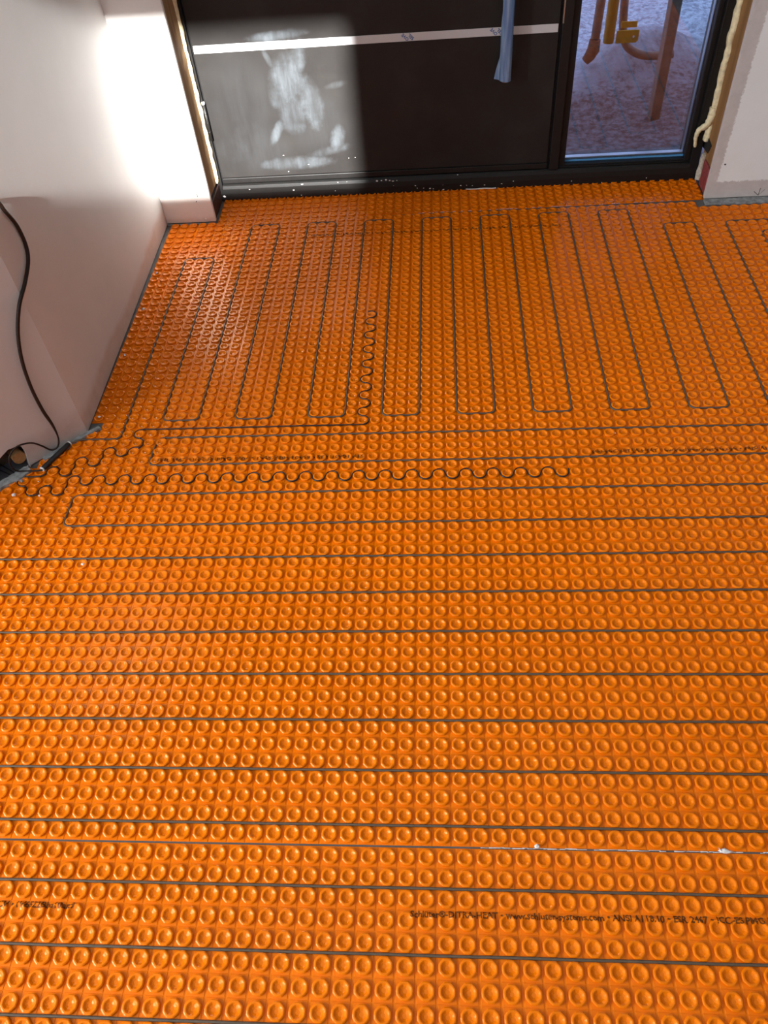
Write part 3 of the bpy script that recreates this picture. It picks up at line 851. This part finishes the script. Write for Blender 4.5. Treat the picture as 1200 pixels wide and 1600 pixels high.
# ------------------------------------------------------------------ mortar, seam fleece, crumbs, screws
def slab_patch(name, outline, z0, h, mat, label, cat, seed=0, step=0.006, amp=0.0022):
    """flat irregular patch with a ragged rim"""
    o = []
    for a, c in zip(outline, outline[1:] + outline[:1]):
        a = np.array(a[:2]); c = np.array(c[:2]); L = np.linalg.norm(c - a); m_ = max(1, int(L / step))
        for k in range(m_):
            q = a + (c - a) * k / m_
            o.append((q[0] + amp * mnoise.noise(Vector((q[0] * 160, q[1] * 160, seed))), q[1] + amp * mnoise.noise(Vector((q[1] * 150, q[0] * 170, seed + 9))), z0))
    b2 = MB().prism(o, (0, 0, h))
    return tag(b2.build(name, mat), label, cat)
slab_patch('mortar_strip', [(1.5265, SYR - 0.0002), (1.524, 0.988), (1.64, 0.984), (1.85, 0.985), (1.85, SYR - 0.0002)], ZB, -ZB + 0.0005, M['mortar'], 'pale grey mortar strip along the foot of the right drywall', 'mortar', 1)
slab_patch('mortar_strip', [(left_x(1.0) + 0.001, 1.0075), (left_x(1.0) + 0.001, 1.0035), (-0.034, 1.0035), (-0.034, 1.0075)], ZB, -ZB - 0.001, M['mortar'], 'dark grey mortar line under the sunlit drywall left of the door', 'mortar', 2, amp=0.001)
def angf(s, d): p = ang(s, 0, d); return (p[0], p[1])
slab_patch('mortar_strip', [angf(-0.03, 0.0155), angf(-0.028, 0.004), angf(0.0, 0.0005), angf(0.125, 0.0005), angf(0.125, 0.014), angf(0.06, 0.0135), angf(0.0, 0.012)], ZB, -ZB + 0.001, M['mortar'], 'grey mortar strip along the foot of the angled wall', 'mortar', 3, amp=0.002)
slab_patch('mortar_patch', [angf(0.16, 0.0008), angf(0.36, 0.0008), angf(0.36, 0.020), angf(0.22, 0.024), angf(0.19, 0.030), angf(0.165, 0.020)], ZB, -ZB + 0.004, M['mortar'], 'lumpy grey mortar patch in front of the broken hole', 'mortar', 4, amp=0.004)
# torn fleece along the near seam
fl_ = MB()
sy = -31.05
xs = 23.2
while xs < 39.5:
    L = random.uniform(0.12, 0.7); w = random.uniform(0.010, 0.035)
    if random.random() < 0.86 and 24 < xs:
        yy = sy + random.uniform(-0.02, 0.02)
        fl_.prism([(xs * S, (yy - w) * S, -0.155 * S), ((xs + L) * S, (yy - w * 0.4) * S, -0.155 * S), ((xs + L) * S, (yy + w * 0.6) * S, -0.155 * S), (xs * S, (yy + w) * S, -0.155 * S)], (0, 0, 0.02 * S))
    xs += L * random.uniform(0.7, 1.0)
p = on_z(1135, 1331, -0.13 * S)
fl_.blob(p, 0.011, 0.0024, 0.002, 0.7, 3, 5).blob(p + np.array([-0.003, 0.002, 0]), 0.006, 0.003, 0.002, 0.6, 3, 8)
q0, q1 = on_z(1128, 1330, -0.1 * S), on_z(1120, 1323, -0.02 * S)
fl_.tube([q0, (q0 + q1) / 2 + np.array([0, 0, 0.001]), q1], 0.0005, 5)
tag(fl_.build('fleece_shred', M['fleece']), 'shreds of torn white fleece in the near seam', 'fleece', kind='stuff')
fl2 = MB()
for i in range(60):
    u = random.uniform(655, 1080)
    a = (u / 413.0)
    x_ = 20.9 + (u - 658) / (1071 - 658) * (48.07 - 20.9)
    y_ = DO[1] + DR * (x_ + 1) - 0.02 + random.uniform(-0.02, 0.02)
    fl2.box((x_ - 0.12) * S, (x_ + random.uniform(0.02, 0.2)) * S, (y_ - 0.02) * S, (y_ + 0.02) * S, -0.11 * S, -0.09 * S)
tag(fl2.build('fleece_edge', M['fleece']), 'pale dashed fleece edge in the seam near the doorway', 'fleece', kind='stuff')

def lump(name, u, v, z, r, mat, label, cat, group, seed, flat=0.7):
    p = on_z(u, v, z)
    b2 = MB().blob((0, 0, 0), r, r * random.uniform(0.7, 1.0), r * flat, 0.6, 2, seed)
    for v_ in b2.bm.faces: v_.smooth = False
    o = b2.build(name, mat); o.location = (p[0], p[1], p[2] + r * flat * 0.6)
    return tag(o, label, cat, group)
CR_ = [(22, 774, 0.0, 0.0052, 'largest white plaster crumb, near the mortar patch by the broken hole'),
       (62, 775, -0.004, 0.0027, 'small white plaster crumb touching the winding wire near the left edge'),
       (130, 882, -0.004, 0.0033, 'white plaster crumb in a stud under the first full crosswise cable'),
       (839, 1322.5, -0.001, 0.0038, 'square white crumb on the near seam left of the torn fleece'),
       (34, 752, -0.002, 0.0040, 'dull grey crumb beside the fork of the two thin wires'),
       (60, 752.5, -0.003, 0.0014, 'tiny white crumb between the two winding wires'),
       (961, 677, -0.002, 0.0018, 'tiny pale crumb just above the long cable below the loops'),
       (332, 1340, -0.004, 0.0016, 'tiny pale crumb just below the near seam'),
       (785, 1245, -0.004, 0.0016, 'tiny white crumb in a stud above the near seam')]
for i, (u, v, z, r, lb) in enumerate(CR_):
    lump('plaster_crumb', u, v, z, r, M['crumb'] if 'grey' not in lb else M['mortar'], lb, 'plaster crumb', 'plaster crumbs on the floor', i + 20)
SC_ = [(245, 427, 'shiny screw along the left wall, farthest of the four'), (224, 483, 'shiny screw along the left wall, second from the far end'),
       (195.5, 555, 'shiny screw along the left wall, second from the near end'), (155, 652, 'shiny screw along the left wall, nearest the angled wall')]
for i, (u, v, lb) in enumerate(SC_):
    p = on_z(u, v, -0.0025)
    b2 = MB()
    b2.tube([(0, 0, -0.001), (0, 0, 0.0), (0, 0, 0.0018), (0, 0, 0.0024)], 0.0036, 14, rfun=lambda k: (0.0018, 0.0042, 0.0044, 0.0030)[k])
    o = b2.build('screw', M['screw']); o.location = p; o.rotation_euler = (0.25, -0.2, i)
    tag(o, lb, 'screw', 'screws along the left wall')

# ------------------------------------------------------------------ outside the sidelight
GZ = -0.15
def gh_(x, y):
    z = GZ + 0.035 * mnoise.noise(Vector((x * 2.3, y * 2.3, 0))) + 0.016 * mnoise.noise(Vector((x * 9, y * 9, 4))) + 0.006 * mnoise.noise(Vector((x * 26, y * 26, 8)))
    d = math.hypot((x - 1.56) / 0.16, (y - 2.50) / 0.16)
    z += 0.10 * math.exp(-d * d)
    d = math.hypot((x - 1.75) / 0.30, (y - 2.62) / 0.13)
    return z + 0.07 * math.exp(-d * d)
gm = MB()
nx, ny = 150, 150
gv = [[gm.bm.verts.new(Vector((-0.6 + 5.2 * i / nx, 1.26 + 4.2 * (j / ny), 0))) for i in range(nx + 1)] for j in range(ny + 1)]
for row in gv:
    for v in row: v.co.z = gh_(v.co.x, v.co.y)
for j in range(ny):
    for i in range(nx):
        f = gm.bm.faces.new((gv[j][i], gv[j][i + 1], gv[j + 1][i + 1], gv[j + 1][i])); f.smooth = True
struct(gm.build('ground', M['snow']), 'muddy trodden snow outside the sidelight', 'ground')
OY = 2.25
def oy(u, v, y=OY): return on_y(u, v, y)
# pipe rail: upright, bend and foot pipe
rail = empty('pipe_rail', oy(975, 70)); tag(rail, 'rusty brown pipe rail with a bend standing in the snow outside', 'pipe rail')
up = [oy(u, v) for u, v in ((985, -90), (978, -20), (974, 30), (974, 55), (980, 72), (995, 83), (1012, 87), (1030, 86.5), (1052, 84))]
MB().tube(catmull(up, 6), 0.0165, 14).build('bent_pipe', M['pipe'], rail)
ur = oy(1040, 70, 2.27)
MB().tube([(ur[0], 2.27, GZ), (ur[0], 2.27, 0.4), (ur[0], 2.27, 1.1)], 0.014, 14).build('upright_pipe', M['pipe'], rail)
lg = [oy(u, v, 2.42) for u, v in ((952, -90), (941, -10), (930, 60))]
MB().tube(lg, 0.019, 14).build('prop_pipe', M['pipe'], rail)
ft = [oy(u, v, 2.42) for u, v in ((930, 62), (927, 78), (921, 88), (914, 96))]
MB().tube(ft, 0.026, 14, rfun=lambda i: (0.024, 0.027, 0.024, 0.018)[i]).build('rusty_foot', M['rust'], rail)
post = MB()
pp = [oy(u, v, 1.95) for u, v in ((1052, -70), (1049.5, 0), (1043, 60), (1033, 140), (1023, 215), (1015, 262))]
cx_ = sum(p[0] for p in pp) / len(pp)
post.box(cx_ - 0.019, cx_ + 0.019, 1.92, 1.98, GZ - 0.02, 1.3, 0.004)
tag(post.build('timber_post', M['pipe']), 'brown square post outside behind the pipe rail bend', 'post')
ys = empty('scaffold_tube', oy(957, 60, 2.20)); tag(ys, 'yellow painted scaffold tube with a lug plate outside the glass', 'scaffold tube')
ty = [oy(u, v, 2.20) for u, v in ((965, -90), (956, 0), (953.5, 66))]
xm_ = (ty[1][0] + ty[2][0]) / 2
MB().tube([(xm_, 2.20, ty[2][2]), (xm_, 2.20, 0.9)], 0.0215, 18).build('tube', M['yellow'], ys)
a0, a1 = oy(964, 48, 2.19), oy(996, 65.5, 2.19)
lug = MB()
zt, zb_ = a0[2], a1[2]
lug.prism([(a0[0], 2.185, zt), (a1[0], 2.185, zt), (a1[0], 2.185, zb_ + 0.008), (a1[0] - 0.008, 2.185, zb_), (a0[0], 2.185, zb_)], (0, 0.006, 0))
lug.prism([(a0[0] + 0.02, 2.215, zt + 0.022), (a1[0] - 0.006, 2.215, zt + 0.022), (a1[0] - 0.006, 2.215, zt), (a0[0] + 0.02, 2.215, zt)], (0, 0.006, 0))
lg_o = lug.build('lug_plate', M['yellow'], ys)
pc = oy(990, 57, 2.1845)
MB().tube([(pc[0], 2.1846, pc[2]), (pc[0], 2.1835, pc[2])], 0.0042, 12).build('pin_hole', M['alu'], lg_o)
